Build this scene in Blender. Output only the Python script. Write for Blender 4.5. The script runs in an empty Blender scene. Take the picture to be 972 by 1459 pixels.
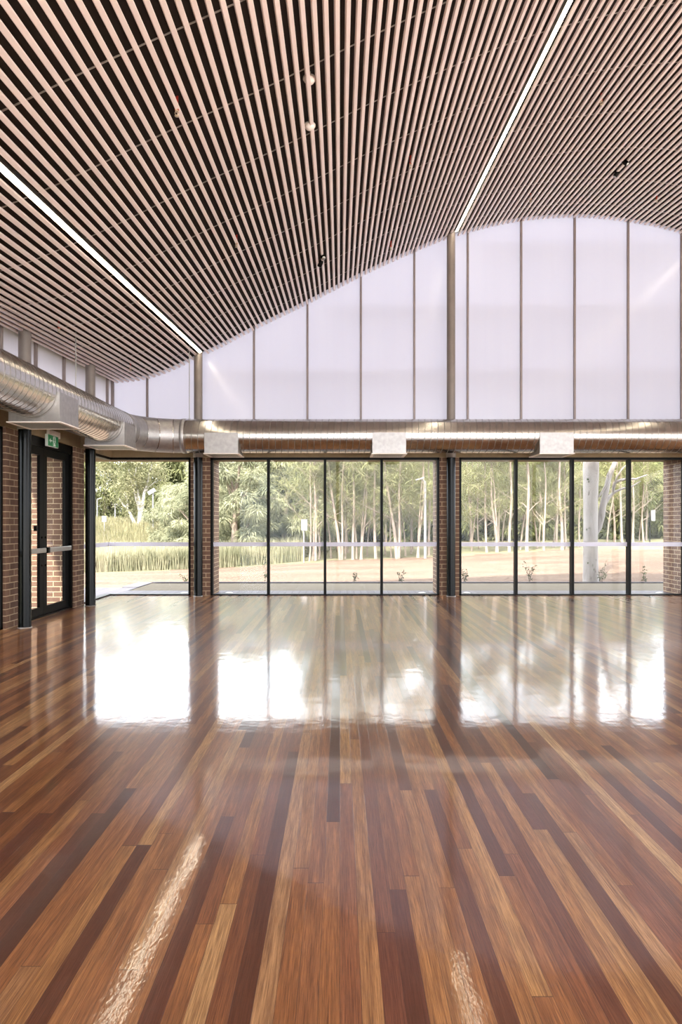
import bpy, math, random
import numpy as np
from mathutils import Vector, Matrix
random.seed(7)
scene = bpy.context.scene
COL = scene.collection
F = 972.0; VX = 484.5; VY = 745.0; EYE = 1.40

def at(px, py, Y):                       # a photo pixel at depth Y -> point
    return Vector(((px - VX) * Y / F, Y, EYE + (VY - py) * Y / F))

# ------------------------------------------------------------------ mesh collector
class MB:
    def __init__(s): s.v = []; s.f = []; s.m = []; s.sm = []
    def add(s, vs, fs, mi=0, smooth=False):
        o = len(s.v); s.v.extend([tuple(v) for v in vs])
        for f in fs:
            s.f.append(tuple(i + o for i in f)); s.m.append(mi); s.sm.append(smooth)
    def box(s, x0, x1, y0, y1, z0, z1, mi=0):
        vs = [(x0,y0,z0),(x1,y0,z0),(x1,y1,z0),(x0,y1,z0),(x0,y0,z1),(x1,y0,z1),(x1,y1,z1),(x0,y1,z1)]
        s.add(vs, [(0,3,2,1),(4,5,6,7),(0,1,5,4),(1,2,6,5),(2,3,7,6),(3,0,4,7)], mi)
    def rbox(s, x0, x1, y0, y1, z0, z1, b, axis='z', mi=0):   # box with the four edges along an axis chamfered
        def ring(a0,a1,c0,c1): return [(a0+b,c0),(a1-b,c0),(a1,c0+b),(a1,c1-b),(a1-b,c1),(a0+b,c1),(a0,c1-b),(a0,c0+b)]
        if axis=='z': R=ring(x0,x1,y0,y1); vs=[(a,c,z0) for a,c in R]+[(a,c,z1) for a,c in R]
        elif axis=='y': R=ring(x0,x1,z0,z1)[::-1]; vs=[(a,y0,c) for a,c in R]+[(a,y1,c) for a,c in R]
        else: R=ring(y0,y1,z0,z1); vs=[(x0,a,c) for a,c in R]+[(x1,a,c) for a,c in R]
        fs=[(i,(i+1)%8,(i+1)%8+8,i+8) for i in range(8)]+[tuple(range(7,-1,-1)),tuple(range(8,16))]
        s.add(vs,fs,mi)
    def tube(s, pts, rad, n=6, cap=True, mi=0, smooth=True):
        pts=[Vector(p) for p in pts]; vs=[]; fs=[]
        if not hasattr(rad,'__len__'): rad=[rad]*len(pts)
        u=None
        for i,p in enumerate(pts):
            d=(pts[min(i+1,len(pts)-1)]-pts[max(i-1,0)])
            d = d.normalized() if d.length>1e-9 else Vector((0,0,1))
            if u is None:
                u=d.orthogonal().normalized()
            else:
                u=(u-d*u.dot(d)); u = u.normalized() if u.length>1e-6 else d.orthogonal().normalized()
            w=d.cross(u)
            for k in range(n):
                a=2*math.pi*k/n
                vs.append(p+(u*math.cos(a)+w*math.sin(a))*rad[i])
        for i in range(len(pts)-1):
            for k in range(n):
                fs.append((i*n+k,i*n+(k+1)%n,(i+1)*n+(k+1)%n,(i+1)*n+k))
        s.add(vs,fs,mi,smooth)
        if cap:
            m=len(pts)-1
            s.add(vs[:n],[tuple(range(n-1,-1,-1))],mi); s.add(vs[m*n:],[tuple(range(n))],mi)
    def lathe(s, c, prof, n=24, mi=0, smooth=True, axis=Vector((0,0,1))):   # prof: (r, h) along axis
        axis=Vector(axis).normalized(); u=axis.orthogonal().normalized(); w=axis.cross(u); c=Vector(c)
        vs=[]; fs=[]
        for r,h in prof:
            for k in range(n):
                a=2*math.pi*k/n; vs.append(c+axis*h+(u*math.cos(a)+w*math.sin(a))*r)
        for i in range(len(prof)-1):
            for k in range(n): fs.append((i*n+k,i*n+(k+1)%n,(i+1)*n+(k+1)%n,(i+1)*n+k))
        s.add(vs,fs,mi,smooth)
        s.add(vs[:n],[tuple(range(n-1,-1,-1))],mi); s.add(vs[-n:],[tuple(range(n))],mi)
    def obox(s, p, ax, ay, az, mi=0):     # oriented box: centre p, half vectors
        p=Vector(p); ax=Vector(ax); ay=Vector(ay); az=Vector(az)
        vs=[p+ax*i+ay*j+az*k for k in(-1,1) for j in(-1,1) for i in(-1,1)]
        s.add(vs,[(0,2,3,1),(4,5,7,6),(0,1,5,4),(2,6,7,3),(0,4,6,2),(1,3,7,5)],mi)
    def build(s, name, mat, parent=None, uv=False):
        me=bpy.data.meshes.new(name); me.from_pydata(s.v,[],s.f)
        mats = mat if isinstance(mat,(list,tuple)) else [mat]
        for m in mats: me.materials.append(m)
        me.polygons.foreach_set('material_index', s.m)
        me.polygons.foreach_set('use_smooth', s.sm)
        me.update()
        if uv:
            L=me.uv_layers.new(name='UVMap')
            for p in me.polygons:
                n=p.normal; a=[abs(n.x),abs(n.y),abs(n.z)]; k=a.index(max(a))
                for li in p.loop_indices:
                    c=me.vertices[me.loops[li].vertex_index].co
                    L.data[li].uv = (c.y+.03,c.z) if k==0 else ((c.x+.07,c.z) if k==1 else (c.x,c.y))
        o=bpy.data.objects.new(name,me); COL.objects.link(o)
        if parent is not None: o.parent=parent
        return o

def empty(name, loc=(0,0,0)):
    o=bpy.data.objects.new(name,None); o.location=loc; COL.objects.link(o); return o
def rel(o, parent):                       # parent keeping world coordinates of the mesh
    o.parent=parent; o.matrix_parent_inverse=Matrix.Translation(-parent.location); return o
def part(mb, name, mat, parent, uv=False, label=None):
    o=mb.build(name,mat,None,uv); 
    root=parent
    off=Vector((0,0,0)); q=parent
    while q is not None: off=off+q.location; q=q.parent
    o.parent=parent; o.matrix_parent_inverse=Matrix.Translation(-off)
    # bake the offset so that the child's own transform stays clean
    o.data.transform(Matrix.Translation(-off)); o.matrix_parent_inverse=Matrix.Identity(4)
    if label: o['label']=label
    return o
def tag(o, label=None, cat=None, group=None, kind=None):
    if label: o['label']=label
    if cat: o['category']=cat
    if group: o['group']=group
    if kind: o['kind']=kind
    return o
def struct(o, label=None, cat=None):
    o['kind']='structure'
    if label: o['label']=label
    if cat: o['category']=cat
    return o

# ------------------------------------------------------------------ materials
class N:
    def __init__(s, name):
        s.mat=bpy.data.materials.new(name); s.mat.use_nodes=True; s.t=s.mat.node_tree
        s.t.nodes.clear(); s.out=s.new('ShaderNodeOutputMaterial')
    def new(s, typ, **kw):
        n=s.t.nodes.new(typ)
        for k,v in kw.items(): setattr(n,k,v)
        return n
    def link(s,a,b): s.t.links.new(a,b)
    def set(s, sock, v):
        if hasattr(v,'is_linked') or isinstance(v,bpy.types.NodeSocket): s.link(v,sock)
        else: sock.default_value=v
    def math(s, op, a, b=None, c=None):
        n=s.new('ShaderNodeMath',operation=op); s.set(n.inputs[0],a)
        if b is not None: s.set(n.inputs[1],b)
        if c is not None: s.set(n.inputs[2],c)
        return n.outputs[0]
    def mix(s, f, a, b, blend='MIX'):
        n=s.new('ShaderNodeMix',data_type='RGBA',blend_type=blend)
        s.set(n.inputs[0],f); s.set(n.inputs[6],a); s.set(n.inputs[7],b); return n.outputs[2]
    def noise(s, vec, scale, detail=3, rough=.55):
        n=s.new('ShaderNodeTexNoise'); s.link(vec,n.inputs['Vector'])
        n.inputs['Scale'].default_value=scale; n.inputs['Detail'].default_value=detail; n.inputs['Roughness'].default_value=rough
        return n.outputs['Fac']
    def mapping(s, vec, scale=(1,1,1)):
        n=s.new('ShaderNodeMapping'); s.link(vec,n.inputs['Vector']); n.inputs['Scale'].default_value=scale; return n.outputs[0]
    def ramp(s, fac, stops, interp='LINEAR'):
        n=s.new('ShaderNodeValToRGB'); cr=n.color_ramp; cr.interpolation=interp
        while len(cr.elements)<len(stops): cr.elements.new(.5)
        for e,(p,c) in zip(cr.elements,stops): e.position=p; e.color=(c[0],c[1],c[2],1)
        s.set(n.inputs[0],fac); return n.outputs[0]
    def bump(s, h, strength=.3, dist=.01, normal=None):
        n=s.new('ShaderNodeBump'); n.inputs['Strength'].default_value=strength; n.inputs['Distance'].default_value=dist
        s.link(h,n.inputs['Height'])
        if normal is not None: s.link(normal,n.inputs['Normal'])
        return n.outputs[0]
    def pos(s): return s.new('ShaderNodeNewGeometry').outputs['Position']
    def principled(s, col, rough=.5, metal=0, normal=None, spec=.5, **kw):
        n=s.new('ShaderNodeBsdfPrincipled'); s.set(n.inputs['Base Color'],col); s.set(n.inputs['Roughness'],rough)
        n.inputs['Metallic'].default_value=metal; n.inputs['Specular IOR Level'].default_value=spec
        if normal is not None: s.link(normal,n.inputs['Normal'])
        for k,v in kw.items(): n.inputs[k].default_value=v
        s.link(n.outputs[0],s.out.inputs[0]); return n
def C(r,g,b):                               # sRGB 0-255 -> linear
    f=lambda u:(u/255/12.92) if u/255<=.04045 else ((u/255+.055)/1.055)**2.4
    return (f(r),f(g),f(b),1)
def simple(name, col, rough=.5, metal=0, var=.12, scale=6, bump=0.0, spec=.5):
    m=N(name); p=m.pos(); nz=m.noise(p,scale,4)
    d=tuple(c*(1-var) for c in col[:3])+(1,); l=tuple(min(1,c*(1+var)) for c in col[:3])+(1,)
    c=m.ramp(nz,[(.3,d),(.7,l)])
    nrm=m.bump(m.noise(p,scale*12,4),bump,.004) if bump else None
    m.principled(c,rough,metal,nrm,spec); return m.mat

def mat_floor():
    m=N('timber_floor'); p=m.pos(); sx=m.new('ShaderNodeSeparateXYZ'); m.link(p,sx.inputs[0]); X,Y=sx.outputs[0],sx.outputs[1]
    W=.063
    u=m.math('DIVIDE',X,W); row=m.math('FLOOR',u); fx=m.math('FRACT',u)
    wn=m.new('ShaderNodeTexWhiteNoise',noise_dimensions='1D'); m.link(row,wn.inputs['W'])
    sc=m.new('ShaderNodeSeparateColor'); m.link(wn.outputs['Color'],sc.inputs[0])
    inv=m.math('ADD',m.math('MULTIPLY',sc.outputs[0],.25),.24)
    v=m.math('ADD',m.math('MULTIPLY',Y,inv),m.math('MULTIPLY',sc.outputs[1],17.3)); seg=m.math('FLOOR',v); fy=m.math('FRACT',v)
    cb=m.new('ShaderNodeCombineXYZ'); m.link(row,cb.inputs[0]); m.link(seg,cb.inputs[1])
    w2=m.new('ShaderNodeTexWhiteNoise',noise_dimensions='2D'); m.link(cb.outputs[0],w2.inputs['Vector'])
    rc=m.new('ShaderNodeSeparateColor'); m.link(w2.outputs['Color'],rc.inputs[0])
    base=m.ramp(rc.outputs[0],[(0,C(70,40,26)),(.12,C(98,58,36)),(.28,C(138,88,53)),(.5,C(161,108,64)),(.68,C(172,121,72)),(.86,C(184,136,84)),(.96,C(200,156,104)),(1,C(206,164,112))])
    tint=m.mix(m.math('MULTIPLY',m.math('POWER',rc.outputs[1],2.0),.45),base,C(132,78,60))
    # grain along the boards, each board its own slice
    cb2=m.new('ShaderNodeCombineXYZ'); m.link(m.math('MULTIPLY',X,1.0),cb2.inputs[0]); m.link(m.math('MULTIPLY',Y,.02),cb2.inputs[1])
    m.link(m.math('ADD',m.math('MULTIPLY',rc.outputs[2],40.0),m.math('MULTIPLY',row,3.1)),cb2.inputs[2])
    g1=m.noise(cb2.outputs[0],330,6,.72)
    cb3=m.new('ShaderNodeCombineXYZ'); m.link(X,cb3.inputs[0]); m.link(m.math('MULTIPLY',Y,.05),cb3.inputs[1]); m.link(m.math('MULTIPLY',rc.outputs[2],31.0),cb3.inputs[2])
    g2=m.noise(cb3.outputs[0],38,3,.6)
    c1=m.mix(m.ramp(g1,[(.34,(.95,.95,.95)),(.64,(0,0,0))]),tint,m.mix(.8,tint,C(50,24,15)))
    c2=m.mix(m.ramp(g2,[(.36,(.7,.7,.7)),(.62,(0,0,0))]),c1,m.mix(.65,c1,C(70,34,20)))
    ed=m.math('MINIMUM',fx,m.math('SUBTRACT',1.0,fx))
    gap=m.math('LESS_THAN',ed,.012)
    ey=m.math('MINIMUM',fy,m.math('SUBTRACT',1.0,fy)); gapy=m.math('LESS_THAN',ey,.0008)
    g=m.math('MAXIMUM',gap,gapy)
    c3=m.mix(m.math('MULTIPLY',g,.6),c2,C(46,24,16))
    # lacquer: board crowning, orange peel, joints
    crown=m.math('MULTIPLY',m.math('POWER',m.math('SUBTRACT',fx,.5),2.0),-1.0)
    h=m.math('ADD',m.math('MULTIPLY',crown,.0005),m.math('MULTIPLY',m.math('MULTIPLY',g,-1.0),.0005))
    h=m.math('ADD',h,m.math('MULTIPLY',rc.outputs[1],.0002))
    b1=m.new('ShaderNodeBump'); b1.inputs['Strength'].default_value=1; b1.inputs['Distance'].default_value=.28; m.link(h,b1.inputs['Height'])
    mp=m.mapping(p,(1,.55,1))
    pe=m.noise(mp,80,2,.5)
    b2=m.bump(pe,.02,.012,b1.outputs[0])
    low=m.noise(p,5,2); b3=m.bump(low,.02,.06,b2)
    n=m.principled(c3,.30,0,b3,.12); n.inputs['Coat Weight'].default_value=.85; n.inputs['Coat IOR'].default_value=1.5; m.link(m.math('ADD',m.math('MULTIPLY',m.noise(p,2.2,3),.03),.055),n.inputs['Coat Roughness']); m.link(b3,n.inputs['Coat Normal'])
    return m.mat
def mat_brick(name, c1, c2, mo):
    m=N(name); uv=m.new('ShaderNodeUVMap'); b=m.new('ShaderNodeTexBrick'); m.link(uv.outputs[0],b.inputs['Vector'])
    b.inputs['Scale'].default_value=1; b.inputs['Brick Width'].default_value=.24; b.inputs['Row Height'].default_value=.086
    b.inputs['Mortar Size'].default_value=.0062; b.inputs['Mortar Smooth'].default_value=.12; b.inputs['Bias'].default_value=0
    b.inputs['Color1'].default_value=c1; b.inputs['Color2'].default_value=c2; b.inputs['Mortar'].default_value=mo
    p=m.pos(); nz=m.noise(p,30,5,.7)
    col=m.mix(.55,b.outputs[0],m.mix(m.ramp(nz,[(.3,(0,0,0)),(.7,(1,1,1))]),m.mix(.35,b.outputs[0],C(50,34,28)),b.outputs[0]))
    hh=m.math('ADD',m.math('MULTIPLY',b.outputs['Fac'],-1.0),m.math('MULTIPLY',nz,.25))
    m.principled(col,.8,0,m.bump(hh,.6,.006),.25); return m.mat
def mat_glass():
    m=N('window_glass'); lw=m.new('ShaderNodeLayerWeight'); lw.inputs[0].default_value=.5; fr=m.math('ADD',m.math('MULTIPLY',m.math('POWER',lw.outputs['Facing'],5.0),.5),.008)
    tr=m.new('ShaderNodeBsdfTransparent'); tr.inputs[0].default_value=(.975,.985,.98,1)
    gl=m.new('ShaderNodeBsdfGlossy'); gl.inputs['Roughness'].default_value=.0; gl.inputs['Color'].default_value=(1,1,1,1)
    mx=m.new('ShaderNodeMixShader'); m.link(fr,mx.inputs[0]); m.link(tr.outputs[0],mx.inputs[1]); m.link(gl.outputs[0],mx.inputs[2])
    m.link(mx.outputs[0],m.out.inputs[0]); return m.mat
def mat_poly():
    m=N('translucent_polycarbonate'); p=m.pos(); sx=m.new('ShaderNodeSeparateXYZ'); m.link(p,sx.inputs[0])
    st=m.mapping(p,(7,7,.2)); nz=m.noise(st,1.0,4,.6)
    col=m.ramp(nz,[(.3,(.52,.508,.552)),(.7,(.535,.522,.56))])
    t=m.new('ShaderNodeBsdfTranslucent'); m.link(col,t.inputs[0])
    d=m.new('ShaderNodeBsdfDiffuse'); d.inputs[0].default_value=(.86,.84,.88,1)
    a=m.new('ShaderNodeMixShader'); a.inputs[0].default_value=.22; m.link(t.outputs[0],a.inputs[1]); m.link(d.outputs[0],a.inputs[2])
    g=m.new('ShaderNodeBsdfGlossy'); g.inputs['Roughness'].default_value=.17
    lw=m.new('ShaderNodeLayerWeight'); lw.inputs[0].default_value=.5; fr=m.math('ADD',m.math('MULTIPLY',m.math('POWER',lw.outputs['Facing'],5.0),.8),.035)
    b=m.new('ShaderNodeMixShader'); m.link(fr,b.inputs[0]); m.link(a.outputs[0],b.inputs[1]); m.link(g.outputs[0],b.inputs[2])
    m.link(b.outputs[0],m.out.inputs[0]); return m.mat
def mat_galv(name='galvanised_steel', rough=.20, col=(.56,.54,.50)):
    m=N(name); p=m.pos(); nz=m.noise(p,16,3); n2=m.noise(p,5,3)
    c=m.ramp(nz,[(.3,(col[0]*.88,col[1]*.88,col[2]*.88)),(.7,(col[0]*1.08,col[1]*1.08,col[2]*1.08))])
    m.principled(c,m.math('ADD',m.math('MULTIPLY',n2,.10),rough-.05),1.0); return m.mat
def mat_leaf(name, c1, c2, trans=.35):
    m=N(name); p=m.pos(); nz=m.noise(p,.9,3); n2=m.noise(p,7,2)
    col=m.mix(m.ramp(m.math('ADD',m.math('MULTIPLY',nz,.6),m.math('MULTIPLY',n2,.4)),[(.38,(0,0,0)),(.62,(1,1,1))]),c1,c2)
    d=m.new('ShaderNodeBsdfDiffuse'); m.link(col,d.inputs[0]); t=m.new('ShaderNodeBsdfTranslucent'); m.link(col,t.inputs[0])
    mx=m.new('ShaderNodeMixShader'); mx.inputs[0].default_value=trans; m.link(d.outputs[0],mx.inputs[1]); m.link(t.outputs[0],mx.inputs[2])
    m.link(mx.outputs[0],m.out.inputs[0]); return m.mat
def mat_emit(name,col,st):
    m=N(name); e=m.new('ShaderNodeEmission'); e.inputs[0].default_value=col; e.inputs[1].default_value=st; m.link(e.outputs[0],m.out.inputs[0]); return m.mat
def mat_gum():
    m=N('gum_bark'); p=m.pos(); st=m.mapping(p,(6,6,1.1)); nz=m.noise(st,1.4,5,.6); n2=m.noise(m.mapping(p,(3,3,1.3)),3.2,4,.65)
    c=m.ramp(nz,[(.3,C(128,120,116)),(.55,C(152,146,142)),(.75,C(162,157,154))])
    c=m.mix(m.ramp(n2,[(.63,(0,0,0)),(.70,(1,1,1))]),c,C(74,66,62))
    m.principled(c,.75,0,m.bump(nz,.3,.02),.2); return m.mat
def mat_deck():
    m=N('deck_boards'); p=m.pos(); sx=m.new('ShaderNodeSeparateXYZ'); m.link(p,sx.inputs[0])
    u=m.math('DIVIDE',sx.outputs[0],.14); fx=m.math('FRACT',u); row=m.math('FLOOR',u)
    wn=m.new('ShaderNodeTexWhiteNoise',noise_dimensions='1D'); m.link(row,wn.inputs['W'])
    c=m.mix(wn.outputs['Value'],C(62,57,64),C(76,70,78)); gap=m.math('LESS_THAN',fx,.10)
    c=m.mix(gap,c,C(24,21,23)); m.principled(c,.6,0,m.bump(m.noise(m.mapping(p,(20,1,1)),3,3),.2,.004),.3); return m.mat
def mat_ground():
    m=N('grassy_ground'); p=m.pos(); n1=m.noise(p,.35,4); n2=m.noise(p,9,5,.7)
    c=m.mix(m.ramp(n1,[(.35,(0,0,0)),(.65,(1,1,1))]),C(104,102,78),C(128,120,96)); c=m.mix(m.math('MULTIPLY',n2,.5),c,C(84,82,58))
    m.principled(c,.9,0,m.bump(n2,.6,.05),.1); return m.mat
def mat_mulch():
    m=N('dry_mulch'); p=m.pos(); n1=m.noise(m.mapping(p,(.16,.75,.5)),1.0,4,.6); n2=m.noise(m.mapping(p,(1,.6,1)),14,6,.75)
    c=m.mix(m.ramp(n1,[(.38,(0,0,0)),(.6,(1,1,1))]),C(104,87,74),C(122,105,91)); c=m.mix(m.ramp(n2,[(.40,(.75,.75,.75)),(.6,(0,0,0))]),c,C(66,50,43))
    m.principled(c,.95,0,m.bump(n2,.7,.03),.1); return m.mat

M=dict(
 floor=mat_floor(),
 brick=mat_brick('brown_brick',C(120,92,74),C(100,76,64),C(188,166,136)),
 conc=simple('concrete_beam',C(140,123,96),.8,0,.16,3.5,.25,.2),
 black=simple('black_powdercoat',C(9,9,8),.4,0,.1,5,0,.10),
 blackpaint=simple('black_gloss_paint',C(6,8,7),.18,0,.1,4,0,.14),
 greysteel=simple('bare_grey_steel',C(126,117,110),.42,.15,.10,4),
 mull=simple('bronze_mullion',C(138,126,122),.45,.3,.08,6),
 slat=simple('pale_timber_batten',C(237,222,217),.42,0,.05,1.2,0,.4),
 dark=simple('dark_acoustic_board',C(46,38,33),.9,0,.12,8,.1,.2),
 rail=simple('carrier_metal',C(176,166,156),.4,.2,.1,5),
 alu=simple('aluminium',C(170,168,162),.35,.7,.08,6),
 white=simple('white_plastic',C(232,224,216),.4,0,.04,8),
 plaster=simple('pale_plaster',C(214,206,198),.8,0,.05,3,.05,.2),
 galv=mat_galv(), galv2=mat_galv('galvanised_sheet',.50,(.42,.41,.405)),
 seam=mat_galv('dull_lock_seam',.5,(.24,.225,.20)), glass=mat_glass(), poly=mat_poly(),
 led=mat_emit('led_diffuser',(1.0,.86,.66,1),11.0),
 paint=simple('weathered_white_paint',C(126,122,124),.5,0,.06,6),
 film=simple('frosted_film',C(206,206,220),.6,0,.02,4),
 green=simple('exit_green',C(0,128,72),.35,0,.05,6),
 signwhite=simple('exit_white',C(228,238,232),.35,0,.03,6),
 red=simple('red_sprinkler_pipe',C(196,58,44),.4,0,.1,20),
 brass=simple('pale_brass',C(206,188,160),.35,.5,.1,20),
 bark=simple('pale_casuarina_bark',C(146,131,119),.85,0,.22,7,.4,.1),
 gum=mat_gum(), palebark=simple('white_far_bark',C(196,188,180),.8,0,.1,3,.2,.1),
 needle=mat_leaf('wispy_foliage',C(108,110,76),C(146,144,104)),
 cas=mat_leaf('drooping_foliage',C(112,115,92),C(168,167,138)),
 dense=mat_leaf('dense_foliage',C(86,92,62),C(134,134,94)),
 gumleaf=mat_leaf('gum_leaves',C(112,114,84),C(160,154,122)),
 reed=mat_leaf('reed_blades',C(134,134,108),C(172,166,140),.4),
 dry=mat_leaf('dry_grass_blades',C(124,120,90),C(150,142,112),.4),
 shrub=mat_leaf('shrub_leaves',C(58,66,50),C(96,102,78),.2),
 deck=mat_deck(), ground=mat_ground(), mulch=mat_mulch(),
 gravel=simple('pale_gravel',C(94,86,74),.9,0,.14,16,.3,.1),
 kerb=simple('grey_timber_edge',C(84,80,84),.7,0,.12,8,.2,.2),
 bounce_terrace=simple('bounce_paving',C(232,224,214),.8,0,.1,2,.1,.2),  # kept very pale to bounce sunlight into the room
 roof=simple('roof_sheet',C(150,150,150),.6,0,.1,2),
)

# ------------------------------------------------------------------ ceiling surface
YB=13.25; SB=F/YB
prof=[(120,556),(140,548),(160,544.5),(173,545.7),(186,545.5),(201,543),(218,539.3),(235,534),(250,527),(266,519),(290,507),(315,496),(362,470.5),(438,434.3),(516,393.6),(560,373),(600,355.5),(633,342),(666,332.4),(705,322),(742,315),(784,311.2),(819,309.8),(834,310),(856,311.6),(895,316.3),(921,320.4),(950,327),(972,333.5),
      (1000,343),(1030,355.5),(1070,373),(1130,403),(1205,440),(1280,474),(1340,502),(1400,527),(1440,541),(1480,545)]
PX=np.array([(a-VX)/SB for a,b in prof]); PZ=np.array([EYE+(VY-b)/SB for a,b in prof])
# light smoothing of the traced profile
_xs=np.linspace(PX[0],PX[-1],700); _zs=np.interp(_xs,PX,PZ)
_k=np.exp(-.5*(np.arange(-24,25)/9.0)**2); _k/=_k.sum()
_zs=np.convolve(np.pad(_zs,24,mode='reflect',reflect_type='odd'),_k,mode='valid')
def zb(X): return float(np.interp(X,_xs,_zs))
def sl(X): return float(np.interp(X,[-4.5,-2.64,0,2.2,5.2,12],[.040,.061,.073,.080,.089,.090]))
def zc(X,Y): return zb(X)-sl(X)*(YB-Y)
def nrm(X):
    d=.03; t=Vector((2*d,0,zb(X+d)-zb(X-d))).normalized(); return t, Vector((-t.z,0,t.x))
def ceil_hit(px,py,off=0.0):
    lo,hi=2.0,13.2
    f=lambda Y: (EYE+(VY-py)*Y/F)-(zc((px-VX)*Y/F,Y)+off)
    for _ in range(60):
        mid=(lo+hi)/2
        if f(mid)>0: hi=mid
        else: lo=mid
    Y=(lo+hi)/2; X=(px-VX)*Y/F; return Vector((X,Y,zc(X,Y)+off))
arc=np.concatenate([[0],np.cumsum(np.hypot(np.diff(_xs),np.diff(_zs)))])
def arc_of(X): return float(np.interp(X,_xs,arc))
def x_of(a): return float(np.interp(a,arc,_xs))
YR=-3.0; XL=-4.44; XR=11.9; YG=13.3
LEDX=[(291-VX)/SB,(646.8-VX)/SB,(1003-VX)/SB]
LA=[arc_of(x) for x in LEDX]
pos=[]; p0=.0985
n12=round((LA[1]-LA[0])/p0); n23=round((LA[2]-LA[1])/p0)
pos+= [LA[0]+(LA[1]-LA[0])*i/n12 for i in range(1,n12)]
pos+= [LA[1]+(LA[2]-LA[1])*i/n23 for i in range(1,n23)]
k=1
while x_of(LA[0]-k*.105)>XL+.02: pos.append(LA[0]-k*.105); k+=1
k=1
while x_of(LA[2]+k*p0)<XR-.05: pos.append(LA[2]+k*p0); k+=1
pos.sort()
ceil=empty('ceiling'); struct(ceil)
mb=MB()
HW=.0205; HT=.026
for a in pos:
    X=x_of(a); t,n=nrm(X); s=sl(X)
    for (y0,y1) in ((YR,YB),):
        vs=[]
        for y in (y0,y1):
            c=Vector((X,y,zb(X)-s*(YB-y)))
            b=.004
            for du,dn in ((-HW,b),(-HW+b,0),(HW-b,0),(HW,b),(HW,HT),(-HW,HT)): vs.append(c+t*du+n*dn)
        fs=[(i,i+6,(i+1)%6+6,(i+1)%6) for i in range(6)]+[tuple(range(6)),tuple(range(11,5,-1))]
        mb.add(vs,fs)
part(mb,'batten_lining',M['slat'],ceil,label='pale pink timber battens')
# backing board over the battens, solid, following the wave
mb=MB(); xs=np.arange(-4.8,12.3,.1); vs=[];fs=[]
for X in xs:
    X=float(min(max(X,_xs[0]+.05),_xs[-1]-.05)) if False else float(X)
    t,n=nrm(X)
    for y in (YR,YB+.12):
        c=Vector((X,y,zc(X,y)))
        vs.append(c+n*.10); vs.append(c+n*.29)
for i in range(len(xs)-1):
    a=i*4; b=a+4
    fs+=[(a,a+2,b+2,b),(a+1,b+1,b+3,a+3),(a,b,b+1,a+1),(a+2,a+3,b+3,b+2)]
fs+=[(0,1,3,2),((len(xs)-1)*4,(len(xs)-1)*4+2,(len(xs)-1)*4+3,(len(xs)-1)*4+1)]
mb.add(vs,fs); part(mb,'backing_board',M['dark'],ceil,label='dark board behind the battens')
for kk in range(-9,7):
    y=6.0+1.13*kk
    if y<YR+.2 or y>YB-.1: continue
    mb=MB(); xx=np.arange(-4.42,11.9,.12); vs=[];fs=[]
    for X in xx:
        X=float(X); t,n=nrm(X)
        for dy,dn in ((-.006,.094),(.006,.094),(.006,.102),(-.006,.102)):
            vs.append(Vector((X,y+dy,zc(X,y)))+n*dn)
    for i in range(len(xx)-1):
        for q in range(4): fs.append((i*4+q,i*4+(q+1)%4,i*4+4+(q+1)%4,i*4+4+q))
    mb.add(vs,fs); part(mb,'carrier_rail',M['rail'],ceil)
# battens are fixed to rails through small clips at every rail: covered by the rail itself
# ------------------------------------------------------------------ LED strips
lab=['long recessed linear light at left, running down to the left grey column',
     'long recessed linear light ending above the tall middle grey column in the ceiling battens',
     'linear light beyond the right edge, seen reflected in the white panels']
for X,lb in zip(LEDX,lab):
    t,n=nrm(X); s=sl(X); y0,y1=YR+.3,12.925
    r=empty('linear_light',(X,y1,zc(X,y1)))
    tag(r,lb,'light','linear ceiling lights')
    h=MB(); d=MB()
    def pr(m,prof_):
        vs=[]
        for y in (y0,y1):
            c=Vector((X,y,zc(X,y)))
            vs+=[c+t*a+n*b for a,b in prof_]
        q=len(prof_); m.add(vs,[(i,i+q,(i+1)%q+q,(i+1)%q) for i in range(q)]+[tuple(range(q)),tuple(range(2*q-1,q-1,-1))])
    pr(h,[(-.03,.004),(-.026,.004),(-.026,.012),(.026,.012),(.026,.004),(.03,.004),(.03,.095),(-.03,.095)])
    pr(d,[(-.0255,.001),(.0255,.001),(.0255,.0115),(-.0255,.0115)])
    part(h,'housing',M['alu'],r); part(d,'diffuser',M['led'],r,label='glowing warm white diffuser')

# ------------------------------------------------------------------ floor
mb=MB(); mb.box(-4.55,XR+.1,YR,YG-.02,-.12,0); struct(mb.build('floor',M['floor']))

# ------------------------------------------------------------------ brick piers, beams
ZH=2.62; ZHB=2.665; ZBT=3.27
XP=-4.40; XG=-4.50; YP=13.18; YW=13.25; YO=14.12; XO=-5.36
wb=empty('wall_back'); struct(wb)
backp=[(-2.885,-2.505),(1.925,2.305),(6.695,7.075),(11.47,11.85)]
for a,b in backp:
    mb=MB(); mb.box(a,b,YP,YO,-.1,ZHB); part(mb,'brick_pier',M['brick'],wb,uv=True)
wl=empty('wall_left'); struct(wl)
leftp=[(11.30,11.73),(8.98,9.40),(6.62,7.04)]
for a,b in leftp:
    mb=MB(); mb.box(XO,XP,a,b,-.1,ZHB); part(mb,'brick_pier',M['brick'],wl,uv=True)
mb=MB(); mb.box(XO,XP,YR,4.6,-.1,ZHB); part(mb,'brick_panel',M['brick'],wl,uv=True)
mb=MB(); mb.box(XP+.02-.01,XR+.4,YP-.02,YO,ZHB,ZBT); struct(mb.build('trim_1',M['conc']))
mb=MB(); mb.box(XO,XP+.01,YR,YO,ZHB,ZBT)
mb.box(XP+.01,XP+.022,11.52,11.62,ZHB,ZBT-.02); struct(mb.build('trim_2',M['conc']))
wr=empty('open_wall_right'); struct(wr)  # unseen side, posts only, kept open so outdoor light reaches the ceiling
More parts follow.
